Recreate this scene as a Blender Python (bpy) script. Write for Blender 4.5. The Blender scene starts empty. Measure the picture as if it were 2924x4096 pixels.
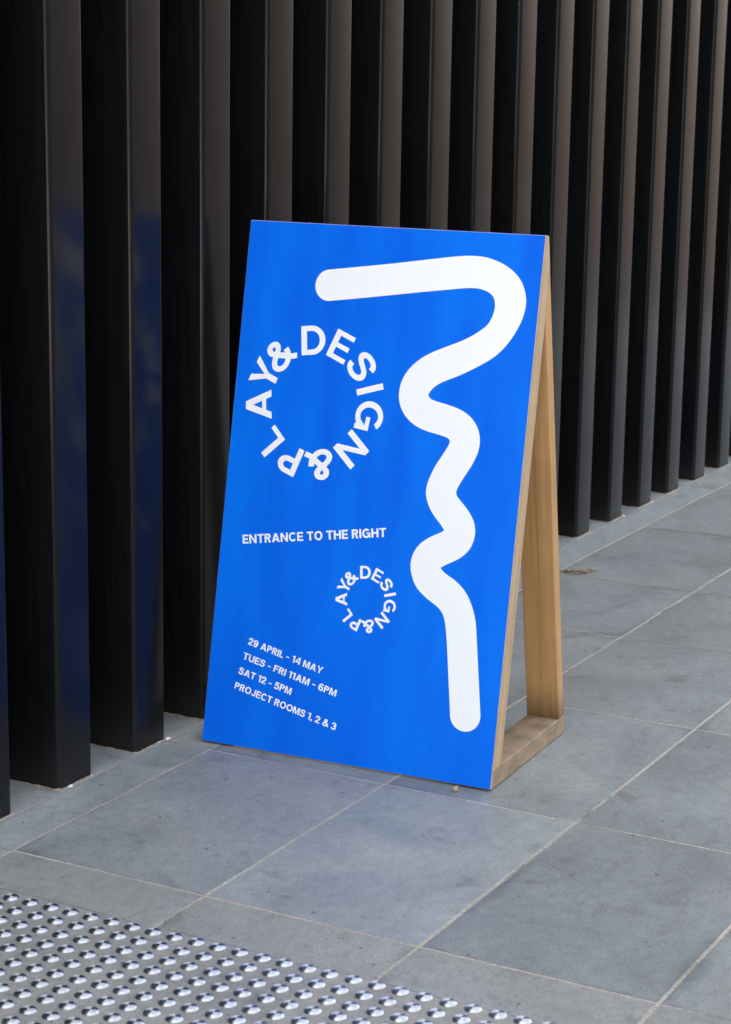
import bpy, bmesh, math, random
import numpy as np
from mathutils import Vector, Matrix
from mathutils.geometry import tessellate_polygon
random.seed(7)
sc = bpy.context.scene
COL = sc.collection
PI = math.pi

# ------------------------------------------------------------------ camera
cam_d = bpy.data.cameras.new('camera'); cam = bpy.data.objects.new('camera', cam_d); COL.objects.link(cam)
yaw, pitch, roll = 1.0753, 0.2145, 0.0152
fw = Vector((math.sin(yaw)*math.cos(pitch), math.cos(yaw)*math.cos(pitch), -math.sin(pitch)))
rt = Vector((math.cos(yaw), -math.sin(yaw), 0)); up = rt.cross(fw)
r2 = math.cos(roll)*rt + math.sin(roll)*up; u2 = -math.sin(roll)*rt + math.cos(roll)*up
M = Matrix((r2, u2, -fw)).transposed().to_4x4(); M.translation = (-3.4225, -2.715, 1.7075)
cam.matrix_world = M
cam_d.sensor_fit = 'HORIZONTAL'; cam_d.sensor_width = 36.0; cam_d.lens = 36*8333.9/2924
cam_d.clip_start = 0.1; cam_d.clip_end = 2000
cam_d.dof.use_dof = True; cam_d.dof.focus_distance = 5.1; cam_d.dof.aperture_fstop = 13
sc.camera = cam

# ------------------------------------------------------------------ light: sun behind the building, the pavement in its shade
SUN_EL, SUN_AZ = math.radians(52), math.radians(-20)
world = bpy.data.worlds.new('World'); sc.world = world; world.use_nodes = True
wn = world.node_tree; bg = wn.nodes['Background']
sky = wn.nodes.new('ShaderNodeTexSky'); sky.sky_type = 'NISHITA'; sky.sun_disc = False
sky.sun_elevation = SUN_EL; sky.sun_rotation = SUN_AZ
sky.air_density = 1.0; sky.dust_density = 3.0; sky.ozone_density = 1.0
hs = wn.nodes.new('ShaderNodeHueSaturation'); hs.inputs['Saturation'].default_value = 0.26   # thin high cloud
wn.links.new(sky.outputs[0], hs.inputs['Color']); wn.links.new(hs.outputs[0], bg.inputs['Color'])
bg.inputs['Strength'].default_value = 0.15
sun_d = bpy.data.lights.new('sun', 'SUN'); sun_d.energy = 3.5; sun_d.angle = math.radians(0.55); sun_d.color = (1, .94, .86)
sun = bpy.data.objects.new('sun', sun_d); COL.objects.link(sun)
sd = Vector((math.sin(SUN_AZ)*math.cos(SUN_EL), math.cos(SUN_AZ)*math.cos(SUN_EL), math.sin(SUN_EL)))
sun.rotation_euler = sd.to_track_quat('Z', 'Y').to_euler(); sun.location = (0, 6, 14)
sc.view_settings.view_transform = 'Standard'; sc.view_settings.look = 'None'
sc.view_settings.exposure = 2.58; sc.view_settings.gamma = 1.0

# ------------------------------------------------------------------ material helpers
def mat(name):
    m = bpy.data.materials.new(name); m.use_nodes = True
    return m, m.node_tree.nodes, m.node_tree.links, m.node_tree.nodes['Principled BSDF']
def setp(b, **k):
    for a, v in k.items(): b.inputs[a.replace('_', ' ')].default_value = v
def noise(N, L, vec, scale, detail=4, rough=.55, dist=0):
    n = N.new('ShaderNodeTexNoise'); n.inputs['Scale'].default_value = scale; n.inputs['Detail'].default_value = detail
    n.inputs['Roughness'].default_value = rough; n.inputs['Distortion'].default_value = dist
    if vec is not None: L.new(vec, n.inputs['Vector'])
    return n.outputs['Fac']
def ramp(N, L, fac, stops):
    r = N.new('ShaderNodeValToRGB'); e = r.color_ramp.elements
    while len(e) < len(stops): e.new(.5)
    for i, (p, c) in enumerate(stops):
        e[i].position = p; e[i].color = (*c, 1) if isinstance(c, tuple) else (c, c, c, 1)
    L.new(fac, r.inputs[0]); return r.outputs['Color']
def mixc(N, L, mode, fac, a, b):
    m = N.new('ShaderNodeMix'); m.data_type = 'RGBA'; m.blend_type = mode
    for sock, v in ((m.inputs[0], fac), (m.inputs[6], a), (m.inputs[7], b)):
        if hasattr(v, 'is_linked') or hasattr(v, 'links'): L.new(v, sock)
        elif isinstance(v, tuple): sock.default_value = (*v, 1)
        else: sock.default_value = v
    return m.outputs[2]
def math_(N, L, op, a, b=0.0):
    m = N.new('ShaderNodeMath'); m.operation = op
    for i, v in enumerate((a, b)):
        if hasattr(v, 'links'): L.new(v, m.inputs[i])
        else: m.inputs[i].default_value = v
    return m.outputs[0]
def bump(N, L, b, h, strength, dist):
    n = N.new('ShaderNodeBump'); n.inputs['Strength'].default_value = strength; n.inputs['Distance'].default_value = dist
    L.new(h, n.inputs['Height']); L.new(n.outputs[0], b.inputs['Normal'])
def coords(N, L, kind='Object', scale=(1, 1, 1), rot=(0, 0, 0), shift=True):
    """object or world coordinates, moved by the object's own random number so that alike pieces differ"""
    if kind == 'World':
        src = N.new('ShaderNodeNewGeometry').outputs['Position']
    else:
        src = N.new('ShaderNodeTexCoord').outputs['Object']
    if shift:
        oi = N.new('ShaderNodeObjectInfo'); k = math_(N, L, 'MULTIPLY', oi.outputs['Random'], 37.0)
        ad = N.new('ShaderNodeVectorMath'); ad.operation = 'ADD'; L.new(src, ad.inputs[0]); L.new(k, ad.inputs[1]); src = ad.outputs[0]
    mp = N.new('ShaderNodeMapping'); mp.inputs['Scale'].default_value = scale; mp.inputs['Rotation'].default_value = rot
    L.new(src, mp.inputs['Vector']); return mp.outputs[0]

def mat_slab(name='bluestone', band=False):
    """each slab's own tone comes from its object colour; mottling, pits and grit are the stone's own"""
    m, N, L, b = mat(name)
    v = coords(N, L)
    vw = coords(N, L, 'World', shift=False)
    big = noise(N, L, v, 3.2, 6, .62, .8)
    if band: col = ramp(N, L, big, [(.28, (.195, .190, .176)), (.5, (.230, .224, .208)), (.72, (.265, .259, .241))])
    else: col = ramp(N, L, big, [(.27, (.168, .181, .180)), (.5, (.206, .221, .219)), (.73, (.243, .258, .253))])
    warm = noise(N, L, v, 1.7, 4, .6)
    col = mixc(N, L, 'MIX', ramp(N, L, warm, [(.48, 0.0), (.75, .6)]), col, (.232, .226, .212))
    oi = N.new('ShaderNodeObjectInfo')
    col = mixc(N, L, 'MULTIPLY', 1.0, col, oi.outputs['Color'])
    blot = noise(N, L, v, 9, 7, .68, .6)                          # water blots
    col = mixc(N, L, 'MULTIPLY', 1.0, col, ramp(N, L, blot, [(.30, .72), (.43, 1.0), (.62, 1.0), (.74, 1.12)]))
    mid = noise(N, L, vw, 30, 8, .82)
    col = mixc(N, L, 'MULTIPLY', 1.0, col, ramp(N, L, mid, [(.28, .74), (.5, 1.0), (.72, 1.22)]))
    fine = noise(N, L, vw, 170, 4, .8)
    col = mixc(N, L, 'MULTIPLY', 1.0, col, ramp(N, L, fine, [(.28, .70), (.72, 1.28)]))
    vo = N.new('ShaderNodeTexVoronoi'); vo.inputs['Scale'].default_value = 46; L.new(vw, vo.inputs['Vector'])   # basalt pits
    pit = ramp(N, L, vo.outputs['Distance'], [(.07, 0.0), (.15, 1.0)])
    patch = ramp(N, L, noise(N, L, vw, 6.5, 4), [(.50, 1.0), (.60, 0.0)])
    pitm = mixc(N, L, 'LIGHTEN', 1.0, pit, patch)
    col = mixc(N, L, 'MULTIPLY', .7, col, pitm)
    vo3 = N.new('ShaderNodeTexVoronoi'); vo3.inputs['Scale'].default_value = 13; L.new(vw, vo3.inputs['Vector'])  # dark specks
    col = mixc(N, L, 'MULTIPLY', .75, col, ramp(N, L, vo3.outputs['Distance'], [(.040, .2), (.075, 1.0)]))
    mv = N.new('ShaderNodeMapping'); mv.inputs['Location'].default_value = (3.3, 7.1, 0); L.new(vw, mv.inputs['Vector'])
    vo2 = N.new('ShaderNodeTexVoronoi'); vo2.inputs['Scale'].default_value = 10; L.new(mv.outputs[0], vo2.inputs['Vector'])   # pale grit specks
    sp = ramp(N, L, vo2.outputs['Distance'], [(.024, 1.0), (.045, 0.0)])
    col = mixc(N, L, 'MIX', math_(N, L, 'MULTIPLY', sp, .75), col, (.42, .42, .40))
    wr = noise(N, L, coords(N, L, 'World', (1, 2.4, 1), (0, 0, .5), False), 2.6, 6, .62, 1.2)                        # rubbed dark streaks
    col = mixc(N, L, 'MULTIPLY', 1.0, col, ramp(N, L, wr, [(.30, .80), (.42, 1.0)]))
    if not band:                                                   # damp soaking into the stone along parts of its edges
        sg = N.new('ShaderNodeSeparateXYZ'); L.new(N.new('ShaderNodeTexCoord').outputs['Generated'], sg.inputs[0])
        ex = math_(N, L, 'MINIMUM', sg.outputs['X'], math_(N, L, 'SUBTRACT', 1.0, sg.outputs['X']))
        ey = math_(N, L, 'MINIMUM', sg.outputs['Y'], math_(N, L, 'SUBTRACT', 1.0, sg.outputs['Y']))
        ed_ = math_(N, L, 'MINIMUM', math_(N, L, 'MULTIPLY', ex, 1.6), ey)
        soak = noise(N, L, v, 2.3, 5, .62, .5)
        e2 = math_(N, L, 'ADD', ed_, math_(N, L, 'MULTIPLY', soak, .42))
        col = mixc(N, L, 'MULTIPLY', 1.0, col, ramp(N, L, e2, [(.15, (.62, .65, .70)), (.215, (1.0, 1.0, 1.0))]))
    L.new(col, b.inputs['Base Color'])
    L.new(ramp(N, L, big, [(.3, .46), (.7, .62)]), b.inputs['Roughness'])
    hh = math_(N, L, 'ADD', math_(N, L, 'MULTIPLY', fine, .5), math_(N, L, 'MULTIPLY', pitm, .6))
    bump(N, L, b, hh, .25, .0014)
    setp(b, Specular_IOR_Level=.45)
    return m
def mat_grout():
    m, N, L, b = mat('sandy_grout')
    v = coords(N, L, 'World', shift=False)
    n1 = noise(N, L, v, 4.5, 6, .65); n2 = noise(N, L, v, 90, 3, .7); n3 = noise(N, L, v, 1.6, 3, .5)
    col = ramp(N, L, n1, [(.33, (.12, .095, .070)), (.43, (.40, .34, .275)), (.70, (.54, .49, .42))])
    col = mixc(N, L, 'MIX', ramp(N, L, n3, [(.38, .6), (.56, 0.0)]), col, (.27, .245, .21))
    col = mixc(N, L, 'MULTIPLY', .85, col, ramp(N, L, n2, [(.3, .5), (.7, 1.15)]))
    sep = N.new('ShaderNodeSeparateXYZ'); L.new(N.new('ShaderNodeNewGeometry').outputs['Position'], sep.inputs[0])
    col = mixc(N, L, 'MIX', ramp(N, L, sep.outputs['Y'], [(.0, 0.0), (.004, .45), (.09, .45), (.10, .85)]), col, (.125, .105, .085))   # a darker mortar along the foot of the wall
    L.new(col, b.inputs['Base Color']); setp(b, Roughness=.9); bump(N, L, b, n2, .5, .002)
    return m
def mat_fin():
    m, N, L, b = mat('black_powder_coat')
    v = coords(N, L, 'Object', (1, 1, .05))
    n1 = noise(N, L, v, 60, 3, .6)
    v2 = coords(N, L, 'Object')
    n2 = noise(N, L, v2, 5, 4, .6); n3 = noise(N, L, v2, 900, 2)
    col = ramp(N, L, n1, [(.3, (.0050, .0052, .0058)), (.7, (.0075, .0078, .0085))])
    vo = N.new('ShaderNodeTexVoronoi'); vo.inputs['Scale'].default_value = 7; L.new(v2, vo.inputs['Vector'])
    speck = ramp(N, L, vo.outputs['Distance'], [(.012, 1.0), (.022, 0.0)])
    col = mixc(N, L, 'MIX', math_(N, L, 'MULTIPLY', speck, .5), col, (.16, .15, .14))
    sep = N.new('ShaderNodeSeparateXYZ'); L.new(N.new('ShaderNodeTexCoord').outputs['Object'], sep.inputs[0])   # dust splashed up from the paving
    low = N.new('ShaderNodeMapRange'); low.inputs['From Min'].default_value = 0; low.inputs['From Max'].default_value = .28
    low.inputs['To Min'].default_value = 1; low.inputs['To Max'].default_value = 0; L.new(sep.outputs['Z'], low.inputs['Value'])
    dust = math_(N, L, 'MULTIPLY', math_(N, L, 'MULTIPLY', low.outputs[0], low.outputs[0]), math_(N, L, 'MULTIPLY', n2, .09))
    col = mixc(N, L, 'MIX', dust, col, (.19, .18, .165))
    L.new(col, b.inputs['Base Color'])
    rg = N.new('ShaderNodeMapRange'); rg.inputs['To Min'].default_value = .16; rg.inputs['To Max'].default_value = .28
    L.new(n2, rg.inputs['Value']); L.new(rg.outputs[0], b.inputs['Roughness'])
    setp(b, Specular_IOR_Level=.205)
    hh = math_(N, L, 'ADD', math_(N, L, 'MULTIPLY', n1, .35), math_(N, L, 'MULTIPLY', n3, .05))
    bump(N, L, b, hh, .05, .0015)
    return m
def mat_wood(name, tones, tilt, grey=0.0, axis='Z', dark_base=0.0):
    m, N, L, b = mat(name)
    sca = {'Z': (1, 1, .018), 'Y': (1, .018, 1), 'X': (.018, 1, 1)}[axis]
    v0 = coords(N, L, 'Object', (1, 1, 1), (tilt, 0, 0)); mp2 = N.new('ShaderNodeMapping'); mp2.inputs['Scale'].default_value = sca; L.new(v0, mp2.inputs['Vector']); v = mp2.outputs[0]
    g1 = noise(N, L, v, 60, 5, .6, .2); g2 = noise(N, L, v, 190, 3, .6); g3 = noise(N, L, coords(N, L), 6, 4, .6)
    col = ramp(N, L, g1, [(.28, tones[0]), (.5, tones[1]), (.75, tones[2])])
    col = mixc(N, L, 'MULTIPLY', .55, col, ramp(N, L, g2, [(.3, .74), (.6, 1.08)]))
    col = mixc(N, L, 'MULTIPLY', .5, col, ramp(N, L, g3, [(.3, .78), (.55, 1.05)]))
    if grey: col = mixc(N, L, 'MIX', ramp(N, L, noise(N, L, coords(N, L), 14, 5, .6), [(.35, grey), (.7, 0.0)]), col, (.15, .125, .095))
    if dark_base:                                                  # damp stain and dirt soaked up from the ground
        sep = N.new('ShaderNodeSeparateXYZ'); L.new(N.new('ShaderNodeTexCoord').outputs['Object'], sep.inputs[0])
        z = math_(N, L, 'ADD', sep.outputs['Z'], math_(N, L, 'MULTIPLY', noise(N, L, v, 30, 4), .10))
        col = mixc(N, L, 'MULTIPLY', 1.0, col, ramp(N, L, z, [(.095, 1-dark_base), (.185, 1.0)]))
    L.new(col, b.inputs['Base Color']); setp(b, Roughness=.62, Specular_IOR_Level=.3)
    bump(N, L, b, g2, .25, .0008)
    return m
def mat_blue():
    m, N, L, b = mat('blue_painted_ply')
    v = coords(N, L, 'Object', (1, 1, .07), (0, .13, 0), shift=False)
    n1 = noise(N, L, v, 10, 2, .45); n2 = noise(N, L, coords(N, L, 'Object', (1, 1, .03), shift=False), 160, 3, .6)
    n3 = noise(N, L, coords(N, L, shift=False), 500, 2)
    col = ramp(N, L, n1, [(.32, (.0, .110, .68)), (.68, (.0, .150, .76))])
    col = mixc(N, L, 'MULTIPLY', .5, col, ramp(N, L, n2, [(.3, .93), (.7, 1.05)]))
    L.new(col, b.inputs['Base Color']); setp(b, Roughness=.5, Specular_IOR_Level=.10)
    bump(N, L, b, math_(N, L, 'ADD', n2, math_(N, L, 'MULTIPLY', n3, .3)), .06, .0006)
    return m
def mat_plain(name, col, rough=.6, var=.12, scale=30, spec=.4, metal=0.0, bmp=.15):
    m, N, L, b = mat(name)
    n = noise(N, L, coords(N, L), scale, 5, .6)
    c = ramp(N, L, n, [(.3, tuple(x*(1-var) for x in col)), (.7, tuple(min(1, x*(1+var)) for x in col))])
    L.new(c, b.inputs['Base Color']); setp(b, Roughness=rough, Specular_IOR_Level=spec, Metallic=metal)
    if bmp: bump(N, L, b, n, bmp, .003)
    return m
def mat_stud():
    m, N, L, b = mat('turned_stainless_steel')
    tc = N.new('ShaderNodeTexCoord')
    gr = N.new('ShaderNodeVectorMath'); gr.operation = 'LENGTH'
    mp = N.new('ShaderNodeMapping'); mp.inputs['Scale'].default_value = (1, 1, 0); L.new(tc.outputs['Object'], mp.inputs['Vector']); L.new(mp.outputs[0], gr.inputs[0])
    oi = N.new('ShaderNodeObjectInfo')
    ringh = math_(N, L, 'SINE', math_(N, L, 'MULTIPLY', gr.outputs['Value'], 5200.0))
    n = noise(N, L, coords(N, L), 120, 3)
    col = ramp(N, L, n, [(.3, (.50, .52, .55)), (.7, (.66, .68, .70))])
    L.new(col, b.inputs['Base Color'])
    tg = N.new('ShaderNodeTangent'); tg.direction_type = 'RADIAL'; tg.axis = 'Z'; L.new(tg.outputs[0], b.inputs['Tangent'])
    setp(b, Metallic=1.0, Roughness=.50, Anisotropic=.85, Anisotropic_Rotation=.25)
    bump(N, L, b, ringh, .05, .0002)
    return m
def mat_brick(name='brown_brick', c1=(.060, .038, .026), c2=(.045, .028, .019)):
    m, N, L, b = mat(name)
    tc = coords(N, L, 'World', (1, 1, 1), (PI/2, 0, 0), shift=False)
    br = N.new('ShaderNodeTexBrick'); br.inputs['Scale'].default_value = 4.0; br.inputs['Mortar Size'].default_value = .012
    br.inputs['Color1'].default_value = (*c1, 1); br.inputs['Color2'].default_value = (*c2, 1); br.inputs['Mortar'].default_value = (c1[0]*1.4, c1[1]*1.5, c1[2]*1.6, 1)
    L.new(tc, br.inputs['Vector']); L.new(br.outputs['Color'], b.inputs['Base Color']); setp(b, Roughness=.85)
    return m

MAT = dict(slab=mat_slab(), grout=mat_grout(), fin=mat_fin(), blue=mat_blue(), stud=mat_stud(), brick=mat_brick(),
    wood_front=mat_wood('oak_front_stile', ((.38, .265, .145), (.48, .345, .205), (.55, .41, .26)), .19),
    wood_rear=mat_wood('oak_rear_leg', ((.41, .230, .090), (.50, .290, .122), (.57, .345, .155)), -.18, 0, 'Z', .62),
    wood_rail=mat_wood('weathered_oak_rail', ((.34, .235, .140), (.41, .292, .180), (.47, .35, .23)), 0, .8, 'Y'),
    ply=mat_plain('plywood_back', (.42, .31, .19), .7, .15, 20),
    white=mat_plain('white_print', (.80, .815, .83), .5, .012, 40, .18, 0, 0),
    mortar=mat_plain('pale_mortar', (.33, .25, .175), .9, .45, 60, .2, 0, .5),
    silicone=mat_plain('white_mortar_lump', (.68, .66, .62), .8, .15, 90, .2, 0, .6),
    litter=mat_plain('dry_leaf', (.30, .225, .14), .8, .4, 60, .2, 0, .4),
    back=mat_plain('dark_cladding', (.012, .012, .013), .5, .3, 8, .4, 0, .05),
    plaza=mat_plain('warm_asphalt', (.042, .0305, .0235), .8, .2, 3, .3),
    concrete=mat_plain('pale_bounce_concrete', (.74, .69, .63), .85, .05, 2, .3),  # kept very pale so the added ground throws light at fins and sign
    brick_dark=mat_brick('dark_brown_brick', (.050, .036, .028), (.036, .026, .021)), tan=mat_brick('tan_brick', (.13, .094, .070), (.10, .071, .053)),
    tactile=mat_slab('tactile_band_stone', True),
    glass=mat_plain('dark_window_glass', (.02, .025, .03), .08, .1, 3, .5, 0, 0))

# ------------------------------------------------------------------ object helpers
def link(o, parent=None):
    COL.objects.link(o)
    if parent is not None: o.parent = parent
    return o
def tag(o, label=None, cat=None, group=None, kind=None):
    for k, v in (('label', label), ('category', cat), ('group', group), ('kind', kind)):
        if v: o[k] = v
    return o
def empty(name, loc, rz=0):
    o = bpy.data.objects.new(name, None); o.empty_display_size = .1; o.location = loc; o.rotation_euler = (0, 0, rz); return link(o)
def finish(bm, name, m, parent=None, smooth=False):
    bmesh.ops.recalc_face_normals(bm, faces=bm.faces)
    me = bpy.data.meshes.new(name); bm.to_mesh(me); bm.free(); me.materials.append(m)
    if smooth:
        for p in me.polygons: p.use_smooth = True
    return link(bpy.data.objects.new(name, me), parent)
def box_bm(x0, x1, y0, y1, z0, z1, bev=0, seg=1, bm=None):
    bm2 = bmesh.new()
    bmesh.ops.create_cube(bm2, size=1, matrix=Matrix.Translation(((x0+x1)/2, (y0+y1)/2, (z0+z1)/2)) @ Matrix.Diagonal((x1-x0, y1-y0, z1-z0, 1)))
    if bev: bmesh.ops.bevel(bm2, geom=bm2.edges[:], offset=bev, segments=seg, affect='EDGES', profile=.5)
    if bm is None: return bm2
    me = bpy.data.meshes.new('t'); bm2.to_mesh(me); bm2.free(); bm.from_mesh(me); bpy.data.meshes.remove(me); return bm
def prism_bm(poly, x0, x1, bev=0):
    """a (y, z) outline pushed along x"""
    bm = bmesh.new(); a = [bm.verts.new((x0, y, z)) for y, z in poly]; c = [bm.verts.new((x1, y, z)) for y, z in poly]
    n = len(poly); bm.faces.new(a); bm.faces.new(c[::-1])
    for i in range(n): bm.faces.new((a[i], c[i], c[(i+1) % n], a[(i+1) % n]))
    bmesh.ops.recalc_face_normals(bm, faces=bm.faces)
    if bev: bmesh.ops.bevel(bm, geom=bm.edges[:], offset=bev, segments=1, affect='EDGES')
    return bm

# ------------------------------------------------------------------ ground: street, grout bed, stone slabs
bm = bmesh.new(); bmesh.ops.create_grid(bm, x_segments=1, y_segments=1, size=400, matrix=Matrix.Translation((0, 0, -.16)))
tag(finish(bm, 'street', MAT['plaza']), kind='structure')
tag(finish(box_bm(-70, -5.3, -9, 9, -.158, -.01), 'unseen_bounce_ground', MAT['concrete']), kind='structure')  # unseen pale ground, added to reflect a bright line into the fin corners
PX0, PX1, PY0, PY1 = -5.2, 10.4, -4.0, .62
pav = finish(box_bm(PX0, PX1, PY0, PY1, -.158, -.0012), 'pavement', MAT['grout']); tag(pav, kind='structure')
XJ = [-5.2, -4.764, -3.97, -3.176, -2.382, -1.588, -.794, 0, .794, 1.588, 2.322, 2.953, 3.806, 4.634, 5.43, 6.22, 7.01, 7.81, 8.60, 9.40, 10.4]
YJ = [.62, .128, 0, -.5, -1.0, -1.5, -2.0, -2.5, -3.0, -3.5, -4.0]
slab_mesh = {}
TONE = {(7, 2): 1.06, (7, 3): 1.10, (8, 3): 1.0, (6, 2): 1.05, (6, 4): .97, (7, 4): .84, (8, 4): .93, (7, 5): .90, (6, 3): 1.04, (9, 3): .97, (9, 2): 1.03}   # (column, row): slabs that stand out
def slab(i, j, x0, x1, y1, y0, gx, gy, m, tone, jig=1.0, warm=0.0):
    w = x1-x0-2*gx; h = y1-y0-2*gy
    key = (round(w, 4), round(h, 4), m.name)
    if key not in slab_mesh:
        sb = box_bm(-w/2, w/2, -h/2, h/2, -.03, 0)
        ed = [e for e in sb.edges if all(v.co.z > -.01 for v in e.verts)]
        bmesh.ops.bevel(sb, geom=ed, offset=.0011, segments=1, affect='EDGES')
        bmesh.ops.recalc_face_normals(sb, faces=sb.faces)
        me = bpy.data.meshes.new('paving_slab'); sb.to_mesh(me); sb.free(); me.materials.append(m); slab_mesh[key] = me
    o = bpy.data.objects.new('paving_slab', slab_mesh[key]); link(o, pav)
    o.location = ((x0+x1)/2 + jig*random.uniform(-.0008, .0008), (y0+y1)/2 + jig*random.uniform(-.0008, .0008), jig*random.uniform(-.0004, .0003))
    o.rotation_euler = (jig*random.uniform(-.0006, .0006), jig*random.uniform(-.0005, .0005), jig*random.uniform(-.0018, .0018))
    wm_ = warm + random.uniform(-.012, .015); o.color = (tone*(1+wm_), tone, tone*(1-wm_), 1)
BX0, BX1 = -.800, -.184                                            # the band that carries the studs: tight, hardly visible joints
for j in range(len(YJ)-1):
    for i in range(len(XJ)-1):
        gy = .0016 if j in (0, 1) else .0036
        gx = .0033
        tone = TONE.get((i, j), random.uniform(.92, 1.06))
        if j in (0, 1): tone = random.uniform(1.16, 1.24)
        x0, x1 = XJ[i], XJ[i+1]
        if j >= 2 and i == 6: x0 = BX1-.0022                         # cut short by the band
        slab(i, j, x0, x1, YJ[j], YJ[j+1], gx, gy, MAT['slab'], tone, 1.0, .032 if (j >= 2 and i == 6) else 0.0)
yb = YJ[2]
while yb > YJ[-1]+.01:
    slab(0, 0, BX0, BX1, yb, max(yb-.9, YJ[-1]), .0004, .0004, MAT['tactile'], random.uniform(.97, 1.03), 0.0); yb -= .9

# ------------------------------------------------------------------ the slatted wall
WALL_H = 12.0
wall = empty('slatted_wall', (0, .14, 0))
tag(wall, 'black metal wall of tall upright box fins behind the blue sign board', 'wall')
YF = .141; FW, FD, PITCH, X0R = .1335, .30, .3132, .4913
finish(box_bm(-6, 9.7, .62-.14, 4.86, -.05, WALL_H+.25), 'backing_wall', MAT['back'], wall)
def fin_mesh():
    bm = bmesh.new(); r = .0125; ns = 7
    def corner(cx, cy, a0):
        return [(cx + r*math.cos(a0+PI/2*k/ns), cy + r*math.sin(a0+PI/2*k/ns)) for k in range(ns+1)]
    pts = corner(-FW/2+r, r, PI) + corner(FW/2-r, r, 1.5*PI) + [(FW/2, FD), (-FW/2, FD)]
    a = [bm.verts.new((x, y, .0015)) for x, y in pts]; c = [bm.verts.new((x, y, WALL_H)) for x, y in pts]
    n = len(pts); bm.faces.new(a); bm.faces.new(c)
    for i in range(n): bm.faces.new((a[i], a[(i+1) % n], c[(i+1) % n], c[i]))
    bmesh.ops.recalc_face_normals(bm, faces=bm.faces)
    me = bpy.data.meshes.new('fin'); bm.to_mesh(me); bm.free(); me.materials.append(MAT['fin'])
    for p in me.polygons: p.use_smooth = abs(p.normal.z) < .5
    me.set_sharp_from_angle(angle=math.radians(28))
    return me
fm = fin_mesh()
def bead_mesh(seed):
    """crumbly mortar line round the left and front foot of a fin, with a pale lump at one corner"""
    rnd = random.Random(seed); bm = bmesh.new()
    path = [(-FW/2, FD*.55 - t*FD*.55/14) for t in range(14)] + [(-FW/2 + t*FW/16, 0) for t in range(17)]
    prev = None
    for i, (x, y) in enumerate(path):
        ox, oy = ((-1, 0) if i < 14 else (0, -1))
        if i in (13, 14): ox, oy = -.7, -.7
        wd = rnd.uniform(.0015, .0042); hh = rnd.uniform(.0008, .0034)
        row = [bm.verts.new((x-ox*.004, y-oy*.004, hh+.001)), bm.verts.new((x+ox*wd*.5, y+oy*wd*.5, hh)), bm.verts.new((x+ox*wd, y+oy*wd, -.001))]
        if prev:
            for k in range(2): bm.faces.new((prev[k], prev[k+1], row[k+1], row[k]))
        prev = row
    bmesh.ops.recalc_face_normals(bm, faces=bm.faces)
    me = bpy.data.meshes.new('mortar_bead'); bm.to_mesh(me); bm.free(); me.materials.append(MAT['mortar']); return me
beads = [bead_mesh(s) for s in range(5)]
def lump_mesh(seed, r):
    rnd = random.Random(seed); bm = bmesh.new(); bmesh.ops.create_icosphere(bm, subdivisions=2, radius=r)
    for v in bm.verts: v.co *= rnd.uniform(.72, 1.2); v.co.z *= .45
    me = bpy.data.meshes.new('lump'); bm.to_mesh(me); bm.free(); return me
lumps = [lump_mesh(s, .007) for s in range(3)]
for me in lumps: me.materials.append(MAT['silicone'])
for i in range(-14, 29):
    f = bpy.data.objects.new('fin', fm); link(f, wall); xr = X0R + PITCH*i
    f.location = (xr - FW/2 + random.uniform(-.0012, .0012), YF-.14 + random.uniform(-.001, .001), 0); f.rotation_euler = (random.uniform(-.0006, .0006), random.uniform(-.0006, .0006), random.uniform(-.004, .004))
    b_ = bpy.data.objects.new('mortar_bead', beads[i % 5]); link(b_, f)
    if i in (0, 1, 2, 11, 12, 13):
        for k in range(2 if i == 1 else 1):
            l_ = bpy.data.objects.new('mortar_lump', lumps[(i+k) % 3]); link(l_, f)
            l_.location = (FW/2 + .004 - k*.009 - (.1 if i in (0, 13) else 0), -.004 - .003*k, .001)
            s = random.uniform(.45, .9); l_.scale = (s*1.4, s, s)

# ------------------------------------------------------------------ the building across the street (mirrored in the fins)
wm = None
for (bx0, bx1, hgt, key, lab) in ((-30, 27.8, 9, 'brick_dark', 'dark brown brick building straight across the street from the fin wall'), (28, 49.8, 8, 'brick', 'brown brick building across the street beside the dark brick one'), (50, 120, 7, 'tan', 'long tan brick building at the far end of the street')):
    ob = empty('brick_building', ((bx0+bx1)/2, -24, -.16)); tag(ob, lab, 'building', 'buildings across the street'); hw = (bx1-bx0)/2
    finish(box_bm(-hw, hw, -8, 0, 0, hgt), 'brick_wall', MAT[key], ob)
    finish(box_bm(-hw-.05, hw+.05, -8.2, .2, hgt, hgt+.3), 'parapet', MAT['back'], ob)
    for k in range(int(2*hw/5)):
        for zz in (1.0, 4.2):
            if wm is None:
                w_ = finish(box_bm(-.8, .8, -.05, .03, 0, 1.7), 'window', MAT['glass'], ob); wm = w_.data
            else: w_ = link(bpy.data.objects.new('window', wm), ob)
            w_.location = (-hw + 2.5 + 5*k, 0, zz)

# ------------------------------------------------------------------ sandwich board
WD = .7915; FL = .252/1.303
sign = empty('sandwich_board', (.83212, .0477, .0015), math.atan2(-.9986, .05276))   # local x across the face, y towards the back, z up
tag(sign, 'blue sandwich board sign on oak frame with white squiggle and ring lettering', 'sign')
HT = 1.303; PT = .0095
cz = math.cos(math.atan(FL)); sz = math.sin(math.atan(FL))
panel = finish(prism_bm([(FL*.004, .004), (PT+FL*.004, .004), (PT+.252, HT), (.252, HT)], 0, WD, .0007), 'front_panel', MAT['ply'], sign)
panel.data.materials.append(MAT['blue'])
for p in panel.data.polygons:
    if p.normal.y < -.8 or p.normal.z > .8: p.material_index = 1
IN = .058
def yf(z, o): return FL*z + o
def yr(z, o): return .513 - (.513-.277)/1.30*z - o
RH = .047
zj = (.513-IN)/(FL+(.513-.277)/1.30)                                # front stile meets the outside of the rear leg
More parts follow.
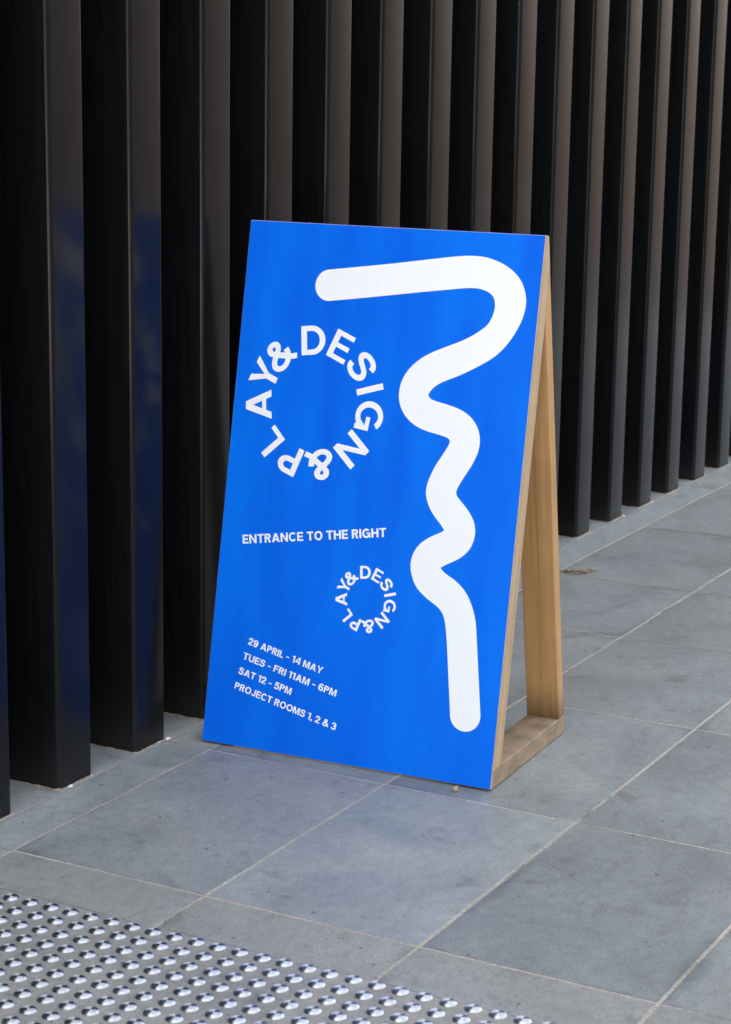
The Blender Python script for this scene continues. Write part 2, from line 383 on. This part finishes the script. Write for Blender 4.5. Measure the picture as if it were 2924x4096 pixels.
za = (.513-.040-IN)/(FL+(.513-.277)/1.30)                          # inside apex
stile = [(yf(RH, PT+.0003), RH), (yf(RH, IN), RH), (yf(zj, IN), zj), (.277, 1.3005), (yf(1.3005, PT+.0003), 1.3005)]
rear = [(yr(RH, .040), RH), (yr(RH, 0), RH), (yr(zj, 0)+.0003, zj-.001), (yf(za, IN)+.0004, za-.001)]
rail = [(PT+.0003, 0), (.513, 0), (yr(RH, 0), RH-.0003), (yf(RH, PT+.0003), RH-.0003)]
for x0, x1 in ((WD-.0885, WD-.0006), (.0006, .0885)):
    finish(prism_bm(stile, x0, x1, .0012), 'front_stile', MAT['wood_front'], sign)
    finish(prism_bm(rear, x0+.0004, x1-.0004, .0012), 'rear_leg', MAT['wood_rear'], sign)
    finish(prism_bm(rail, x0-.0002, x1+.0001, .0015), 'base_rail', MAT['wood_rail'], sign)
tz = 1.17
finish(prism_bm([(yf(tz, PT+.001), tz), (yf(tz, PT+.022), tz), (yf(tz+.09, PT+.022), tz+.09), (yf(tz+.09, PT+.001), tz+.09)], .0887, WD-.0887, .001), 'top_rail', MAT['wood_front'], sign)

# ---- the print: flat shapes laid 0.4 mm off the face
def P3(u, v, off=.0004): return (u - .0023, v*sz - off*cz, .0 + v*cz + off*sz)
def flat(polys, name, parent, base=.0004):
    bm = bmesh.new()
    for k, poly in enumerate(polys):
        off = base + .00004*(k % 7)
        vs = [bm.verts.new(P3(u, v, off)) for u, v in poly]
        for t in tessellate_polygon([[Vector((u, v, 0)) for u, v in poly]]):
            try: bm.faces.new([vs[q] for q in t])
            except ValueError: pass
    for f in bm.faces:
        f.normal_update()
        if f.normal.y > 0: f.normal_flip()
    me = bpy.data.meshes.new(name); bm.to_mesh(me); bm.free(); me.materials.append(MAT['white'])
    return link(bpy.data.objects.new(name, me), parent)
def catmull(pts, n=6, sharp=(), smooth=0):
    out = []; N_ = len(pts)
    for i in range(N_-1):
        p1, p2 = np.array(pts[i]), np.array(pts[i+1])
        p0 = np.array(pts[i-1]) if i > 0 and i not in sharp else 2*p1-p2
        p3 = np.array(pts[i+2]) if i+2 < N_ and (i+1) not in sharp else 2*p2-p1
        # centripetal spacing keeps the curve from overshooting
        d1 = max(np.linalg.norm(p1-p0)**.5, 1e-6); d2 = max(np.linalg.norm(p2-p1)**.5, 1e-6); d3 = max(np.linalg.norm(p3-p2)**.5, 1e-6)
        m1 = d2*((p1-p0)/d1-(p2-p0)/(d1+d2)+(p2-p1)/d2); m2 = d2*((p2-p1)/d2-(p3-p1)/(d2+d3)+(p3-p2)/d3)
        for k in range(n):
            t = k/n; a = 2*t**3-3*t*t+1; b = t**3-2*t*t+t; c = -2*t**3+3*t*t; d = t**3-t*t
            out.append(tuple(a*p1+b*m1+c*p2+d*m2))
    out.append(tuple(pts[-1]))
    keep = {k*n for k in sharp} | {0, len(out)-1}
    for _ in range(smooth): out = [p if k in keep else tuple((np.array(out[k-1])+2*np.array(p)+np.array(out[k+1]))/4) for k, p in enumerate(out)]
    return out
OUT = [(0.2387,1.2159),(0.3219,1.2277),(0.4040,1.2395),(0.4849,1.2525),(0.5647,1.2650),(0.6044,1.2694),(0.6443,1.2686),(0.6851,1.2583),(0.7227,1.2380),(0.7470,1.2120),(0.7586,1.1834),(0.7617,1.1617),(0.7575,1.1322),(0.7452,1.1003),(0.7253,1.0659),(0.6971,1.0344),(0.6601,1.0095),(0.6186,0.9860),(0.5883,0.9719),(0.5633,0.9603),(0.5462,0.9480),(0.5368,0.9363),(0.5336,0.9271),(0.5413,0.9192),(0.5630,0.9135),(0.5953,0.9072),(0.6222,0.8998),(0.6457,0.8874),(0.6630,0.8708),(0.6735,0.8525),(0.6786,0.8337),(0.6785,0.8109),(0.6730,0.7899),(0.6603,0.7622),(0.6428,0.7315),(0.6332,0.7112),(0.6308,0.7004),(0.6342,0.6923),(0.6443,0.6822),(0.6599,0.6680),(0.6747,0.6510),(0.6845,0.6345),(0.6893,0.6174),(0.6895,0.5970),(0.6837,0.5759),(0.6699,0.5558),(0.6495,0.5395),(0.6228,0.5252),(0.6096,0.5162),(0.6198,0.5061),(0.6422,0.4948),(0.6638,0.4815),(0.6839,0.4616),(0.6984,0.4383),(0.7091,0.4136),(0.7152,0.3924),(0.7180,0.3762),(0.7274,0.3173),(0.7380,0.2518),(0.7478,0.1897),(0.7501,0.1749)]
INN = [(0.6715,0.1684),(0.6708,0.1750),(0.6606,0.2409),(0.6503,0.3069),(0.6420,0.3562),(0.6364,0.3824),(0.6288,0.4034),(0.6183,0.4163),(0.6054,0.4254),(0.5880,0.4345),(0.5703,0.4458),(0.5520,0.4614),(0.5389,0.4825),(0.5304,0.5097),(0.5319,0.5343),(0.5403,0.5550),(0.5548,0.5726),(0.5756,0.5877),(0.6025,0.6019),(0.6096,0.6077),(0.5985,0.6205),(0.5804,0.6382),(0.5650,0.6581),(0.5558,0.6778),(0.5522,0.6924),(0.5531,0.7131),(0.5583,0.7304),(0.5691,0.7582),(0.5869,0.7891),(0.5989,0.8120),(0.6017,0.8219),(0.5971,0.8283),(0.5768,0.8342),(0.5445,0.8398),(0.5144,0.8481),(0.4889,0.8629),(0.4693,0.8832),(0.4582,0.9067),(0.4554,0.9310),(0.4600,0.9582),(0.4733,0.9837),(0.4948,1.0072),(0.5244,1.0276),(0.5646,1.0463),(0.6047,1.0637),(0.6342,1.0802),(0.6582,1.0975),(0.6699,1.1090),(0.6807,1.1326),(0.6836,1.1568),(0.6760,1.1765),(0.6569,1.1882),(0.6325,1.1927),(0.6046,1.1917),(0.5730,1.1872),(0.4931,1.1757),(0.4122,1.1632),(0.3302,1.1506),(0.2406,1.1378)]
def cap(a, b, n=18):
    a, b = np.array(a), np.array(b); c = (a+b)/2; r = np.linalg.norm(a-b)/2; t0 = math.atan2(*(a-c)[::-1])
    return [tuple(c + r*np.array((math.cos(t0-PI*k/n), math.sin(t0-PI*k/n)))) for k in range(1, n)]
so = OUT.index((0.6096, 0.5162)); si = INN.index((0.6096, 0.6077))
sq = catmull(OUT, 6, (so,), 5) + cap(OUT[-1], INN[0]) + catmull(INN, 6, (si,), 5) + cap(INN[-1], OUT[0])
flat([sq], 'printed_squiggle', panel)

# ---- lettering: a stroke alphabet, cap height 1
def stroke(pts, t, closed=False):
    """a constant-width band along a polyline, mitred"""
    p = [np.array(q, float) for q in pts]; p = [q for k, q in enumerate(p) if k == 0 or np.linalg.norm(q-p[k-1]) > 1e-5]; n = len(p); Lf, Rg = [], []
    for i in range(n):
        a = p[i-1] if (i > 0 or closed) else None; c = p[(i+1) % n] if (i < n-1 or closed) else None
        d0 = (p[i]-a)/np.linalg.norm(p[i]-a) if a is not None else None; d1 = (c-p[i])/np.linalg.norm(c-p[i]) if c is not None else None
        if d0 is None: d0 = d1
        if d1 is None: d1 = d0
        nn = np.array((-(d0+d1)[1], (d0+d1)[0])); nn /= max(np.linalg.norm(nn), 1e-6)
        k = t/2/max(.4, abs(nn @ np.array((-d0[1], d0[0])))); Lf.append(p[i]+nn*k); Rg.append(p[i]-nn*k)
    quads = []
    for i in range(n if closed else n-1):
        j = (i+1) % n; quads.append([(*Lf[i], i/n), (*Lf[j], (i+1)/n), (*Rg[j], (i+1)/n), (*Rg[i], i/n)])
    return ('band', quads)
def arc(cx, cy, rx, ry, a0, a1, n=18): return [(cx+rx*math.cos(math.radians(a0+(a1-a0)*k/n)), cy+ry*math.sin(math.radians(a0+(a1-a0)*k/n))) for k in range(n+1)]
def rect(x0, y0, x1, y1): return ('poly', [(x0, y0), (x1, y0), (x1, y1), (x0, y1)])
def para(xb, xt, tx, yb=0, yt=1): return ('poly', [(xb, yb), (xb+tx, yb), (xt+tx, yt), (xt, yt)])
def glyph(ch, t):
    h = t/2; S = lambda pts, c=False: stroke(pts, t, c)
    if ch == 'I': return t, [rect(0, 0, t, 1)]
    if ch == 'L': return .56, [rect(0, 0, t, 1), rect(t, 0, .56, t*.95)]
    if ch == 'E': return .64, [rect(0, 0, t, 1), rect(t, 0, .64, t*.93), rect(t, 1-t*.93, .64, 1), rect(t, .5-h*.9, .60, .5+h*.9)]
    if ch == 'F': return .60, [rect(0, 0, t, 1), rect(t, 1-t*.93, .60, 1), rect(t, .5-h*.95, .56, .5+h*.85)]
    if ch == 'T': return .70, [rect(0, 1-t*.93, .70, 1), rect(.35-h, 0, .35+h, 1-t*.93)]
    if ch == 'H': return .76, [rect(0, 0, t, 1), rect(.76-t, 0, .76, 1), rect(t, .5-h, .76-t, .5+h)]
    if ch == 'N': return .80, [rect(0, 0, t, 1), rect(.80-t, 0, .80, 1), ('poly', [(t, 1), (t-.012, 1-t*1.55), (.80-t, 0), (.80-t+.012, t*1.55)])]
    if ch == 'M':
        w = .94; return w, [rect(0, 0, t, 1), rect(w-t, 0, w, 1), ('poly', [(t*.6, 1), (t*1.35, 1), (w/2+h*.75, 0), (w/2-h*.75, 0)]), ('poly', [(w-t*1.35, 1), (w-t*.6, 1), (w/2+h*.75, 0), (w/2-h*.75, 0)])]
    if ch == 'A':
        w = .86; tx = t*1.12; return w, [para(0, w/2-tx*.56, tx), ('poly', [(w-tx, 0), (w, 0), (w/2+tx*.56, 1), (w/2-tx*.44, 1)]), rect(.19, .21, w-.19, .21+t*.85)]
    if ch == 'Y':
        w = .82; tx = t*1.2; return w, [rect(w/2-h, 0, w/2+h, .44), ('poly', [(w/2-h, .40), (w/2+h*.6, .40), (tx, 1), (0, 1)]), ('poly', [(w/2-h*.6, .40), (w/2+h, .40), (w, 1), (w-tx, 1)])]
    if ch == 'D':
        w = .78; r = .5-h; return w, [rect(0, 0, t, 1), S([(t, 1-h), (.34, 1-h)] + arc(.34, .5, w-.34-h, r, 84, -84, 20) + [(.34, h), (t, h)])]
    if ch == 'P':
        w = .66; yc = .70; r = .30-h; return w, [rect(0, 0, t, 1), S([(t, 1-h), (.36, 1-h)] + arc(.36, yc, w-.36-h, r, 84, -84, 16) + [(.36, yc-r), (t, yc-r)])]
    if ch == 'R':
        w = .70; yc = .715; r = .285-h; return w, [rect(0, 0, t, 1), S([(t, 1-h), (.38, 1-h)] + arc(.38, yc, w-.40-h, r, 84, -84, 16) + [(.38, yc-r), (t, yc-r)]), ('poly', [(.30, .45), (.30+t*1.05, .45), (w, 0), (w-t*1.15, 0)])]
    if ch == 'O': return .88, [S(arc(.44, .5, .44-h, .515-h, 0, 350, 35), True)]
    if ch == 'C': return .82, [S(arc(.43, .5, .43-h, .515-h, 42, 318, 28))]
    if ch == 'G': return .86, [S(arc(.44, .5, .44-h, .515-h, 44, 335, 28)), rect(.46, .40, .86, .40+t*.85), rect(.86-t*.85, 0.02, .86, .40)]
    if ch == 'U': return .76, [S([(h, 1), (h, .36)] + arc(.38, .36, .38-h, .37-h, 180, 360, 18) + [(.76-h, .36), (.76-h, 1)])]
    if ch == 'J': return .58, [S([(.58-h, 1), (.58-h, .30)] + arc(.29, .30, .29-h, .31-h, 0, -170, 16))]
    if ch == 'S':
        return .70, [S(catmull([(.635, .70), (.60, .82), (.50, .90), (.35, .92), (.20, .88), (.115, .775), (.13, .665), (.23, .585), (.38, .535), (.51, .48), (.595, .38), (.595, .25), (.50, .14), (.35, .085), (.19, .11), (.10, .19), (.065, .31)], 3))]
    if ch == '&':
        return .86, [S(catmull([(.86, .06), (.70, .17), (.50, .40), (.30, .63), (.235, .76), (.27, .88), (.39, .935), (.51, .88), (.535, .77), (.46, .65), (.29, .53), (.14, .39), (.09, .26), (.15, .13), (.29, .065), (.46, .10), (.60, .22), (.68, .37), (.70, .52)], 4))]
    if ch == '1': return .40, [rect(.40-t, 0, .40, 1), ('poly', [(0, .74), (.40-t, .80), (.40-t, .98), (0, .74+t*.8)])]
    if ch == '2': return .66, [S(catmull([(.09, .66), (.12, .82), (.25, .92), (.42, .92), (.55, .80), (.55, .65), (.42, .46), (.22, .27), (.10, .09)], 4)), rect(.02, 0, .66, t*.93)]
    if ch == '3': return .66, [S(catmull([(.08, .72), (.14, .86), (.30, .925), (.47, .88), (.55, .75), (.48, .60), (.27, .535)], 4)), S(catmull([(.27, .535), (.50, .48), (.58, .32), (.53, .16), (.35, .075), (.17, .11), (.07, .27)], 4))]
    if ch == '4': return .72, [rect(.46, 0, .46+t, 1), rect(0, .22, .72, .22+t*.85), ('poly', [(0, .22+t*.8), (t*1.1, .22+t*.8), (.46+h, 1), (.42, 1)])]
    if ch == '5': return .68, [rect(.10, 1-t*.93, .62, 1), ('poly', [(.05, .46), (.05+t, .46), (.10+t, 1), (.10, 1)]), S(catmull([(.11, .49), (.25, .60), (.43, .60), (.57, .47), (.57, .28), (.46, .13), (.30, .075), (.15, .12), (.07, .25)], 4))]
    if ch in '69':
        P_ = [(.57, .78), (.48, .91), (.33, .925), (.18, .83), (.105, .62), (.095, .40), (.14, .20), (.25, .10), (.38, .08), (.52, .16), (.58, .32), (.51, .50), (.36, .575), (.20, .52), (.11, .38)]
        if ch == '9': P_ = [(.68-x, 1-y) for x, y in P_]
        return .68, [S(catmull(P_, 4))]
    if ch == '-': return .46, [rect(.02, .36, .44, .36+t*.8)]
    if ch == ',': return t, [rect(0, 0, t, t), ('poly', [(t*.35, 0), (t, 0), (t*.55, -.18), (t*.1, -.18)])]
    return .22, []
def place(glyphs, fn):
    out = []
    for kind, data in glyphs:
        if kind == 'poly': out.append([[(*fn(*p), 0.0) for p in data]])
        else: out.append([[(*fn(*p[:2]), p[2]) for p in q] for q in data])
    return out
def flat_groups(groups, name, parent):
    """strokes that cross sit a hair apart, quads of one stroke share a level"""
    bm = bmesh.new()
    for k, polys in enumerate(groups):
        off = .0004 + .00005*(k % 5)
        for poly in polys:
            vs = [bm.verts.new(P3(u, v, off + .00012*k_)) for u, v, k_ in poly]
            try: bm.faces.new(vs)
            except ValueError: pass
    bmesh.ops.remove_doubles(bm, verts=bm.verts, dist=1e-6)
    for f in bm.faces:
        f.normal_update()
        if f.normal.y > 0: f.normal_flip()
    me = bpy.data.meshes.new(name); bm.to_mesh(me); bm.free(); me.materials.append(MAT['white'])
    return link(bpy.data.objects.new(name, me), parent)
def text_line(txt, start, ang, length, cap_h, t, parent, gap=.10):
    adv = []; x = 0
    for ch in txt:
        w, g = glyph(ch, t); adv.append((x, g)); x += w + gap
    x -= gap; sx = length/(x*cap_h); ca, sa = math.cos(ang), math.sin(ang); groups = []
    for x0, g in adv:
        fn = lambda px, py, x0=x0: (start[0] + (x0+px)*cap_h*sx*ca - py*cap_h*sa, start[1] + (x0+px)*cap_h*sx*sa + py*cap_h*ca)
        groups += place(g, fn)
    flat_groups(groups, 'lettering', parent); return sx
def ring_text(c, r, cap_h, t, parent, sx=1.17):
    ang = [96.8, 67.8, 39.5, 16.8, -7.6, -43.0, -78.3, -109.8, -137.0, -173.4, 157.6, 134.2]; groups = []
    for ch, a in zip('DESIGN&PLAY&', ang):
        w, g = glyph(ch, t); th = math.radians(a-90); ca, sa = math.cos(th), math.sin(th)
        cx, cy = c[0]+r*math.cos(math.radians(a)), c[1]+r*math.sin(math.radians(a))
        fn = lambda px, py: (cx + (px-w/2)*sx*cap_h*ca - (py-.5)*cap_h*sa, cy + (px-w/2)*sx*cap_h*sa + (py-.5)*cap_h*ca)
        groups += place(g, fn)
    flat_groups(groups, 'ring_lettering', parent)
ring_text((.2281, .8844), .1553, .0728, .182, panel)
ring_text((.4204, .4161), .0665, .0318, .185, panel)
SX = [text_line('ENTRANCE TO THE RIGHT', (.0662, .5140), math.radians(8.75), .3975, .0224, .205, panel)]
A_ = math.radians(-12.4)
for txt, st, ln in (('29 APRIL - 14 MAY', (.1068, .2640), .2185), ('TUES - FRI 11AM - 6PM', (.0960, .2255), .2742), ('SAT 12 - 5PM', (.0876, .1870), .1560), ('PROJECT ROOMS 1, 2 & 3', (.0802, .1480), .2985)):
    SX.append(text_line(txt, st, A_, ln, .0176, .20, panel))
print('text stretch', [round(s, 3) for s in SX])

# ------------------------------------------------------------------ tactile studs let into the paving
prof = [(.0170, -.002), (.0170, .0005), (.0136, .0041), (.0134, .0042), (.0066, .0048), (.0, .0050)]
bm = bmesh.new(); NS = 28; rings = []
for r, z in prof[:-1]: rings.append([bm.verts.new((r*math.cos(2*PI*k/NS), r*math.sin(2*PI*k/NS), z)) for k in range(NS)])
tip = bm.verts.new((0, 0, prof[-1][1]))
for a, b in zip(rings, rings[1:]):
    for k in range(NS): bm.faces.new((a[k], a[(k+1) % NS], b[(k+1) % NS], b[k]))
for k in range(NS): bm.faces.new((rings[-1][k], rings[-1][(k+1) % NS], tip))
stud_me = bpy.data.meshes.new('tactile_stud'); bmesh.ops.recalc_face_normals(bm, faces=bm.faces); bm.to_mesh(bm and stud_me); bm.free()
stud_me.materials.append(MAT['stud'])
for p in stud_me.polygons: p.use_smooth = True
stud_me.set_sharp_from_angle(angle=math.radians(24))
ns = 0
for rI in range(12):
    for cI in range(-2, 26):
        y = -.1615 - .05*cI; x = -.2140 - .0505*rI + .018*(-(y+.1615))
        if x < -.681 + (-.502-y)*.585 - .13 or y > -.02 - .0: continue
        o = bpy.data.objects.new('tactile_stud', stud_me); link(o)
        o.location = (x + random.uniform(-.0009, .0009), y + random.uniform(-.0009, .0009), random.uniform(-.0002, .0002))
        o.rotation_euler = (random.uniform(-.02, .02), random.uniform(-.02, .02), random.uniform(0, 6.28))
        tag(o, 'round stainless steel tactile stud set in the grey stone paving', 'stud', 'steel tactile studs in the paving'); ns += 1
print('studs', ns)

# ------------------------------------------------------------------ small debris
rnd = random.Random(3); bm = bmesh.new()
for k in range(95):
    t = rnd.random(); x = 2.975 + .10*rnd.random()*t + .02*rnd.random(); y = -.02 - .09*t + rnd.gauss(0, .012); a = rnd.uniform(0, PI); l = rnd.uniform(.005, .017); w = rnd.uniform(.0012, .0045)
    z = .001 + abs(rnd.gauss(0, .004)); ca, sa = math.cos(a), math.sin(a); tl = rnd.uniform(-.004, .004)
    q = [(-l, 0, 0), (0, -w, tl), (l, 0, tl*.5), (0, w, tl*1.4)]
    bm.faces.new([bm.verts.new((x+px*ca-py*sa, y+px*sa+py*ca, max(.0006, z+pz))) for px, py, pz in q])
me = bpy.data.meshes.new('leaf_litter'); bm.to_mesh(me); bm.free(); me.materials.append(MAT['litter'])
lit = link(bpy.data.objects.new('leaf_litter', me)); tag(lit, 'small drift of dry brown leaf litter on paving joint behind the sign', 'leaf litter', None, 'stuff')
rnd = random.Random(11); bm = bmesh.new(); bmesh.ops.create_icosphere(bm, subdivisions=2, radius=.009)
for v in bm.verts: v.co *= rnd.uniform(.75, 1.2)
peb = finish(bm, 'pebble', MAT['litter']); peb.location = (.838, -.668, .0062); peb.scale = (.8, 1, .8); tag(peb, 'tiny brown crumb of stone under the front edge of the sign', 'pebble')
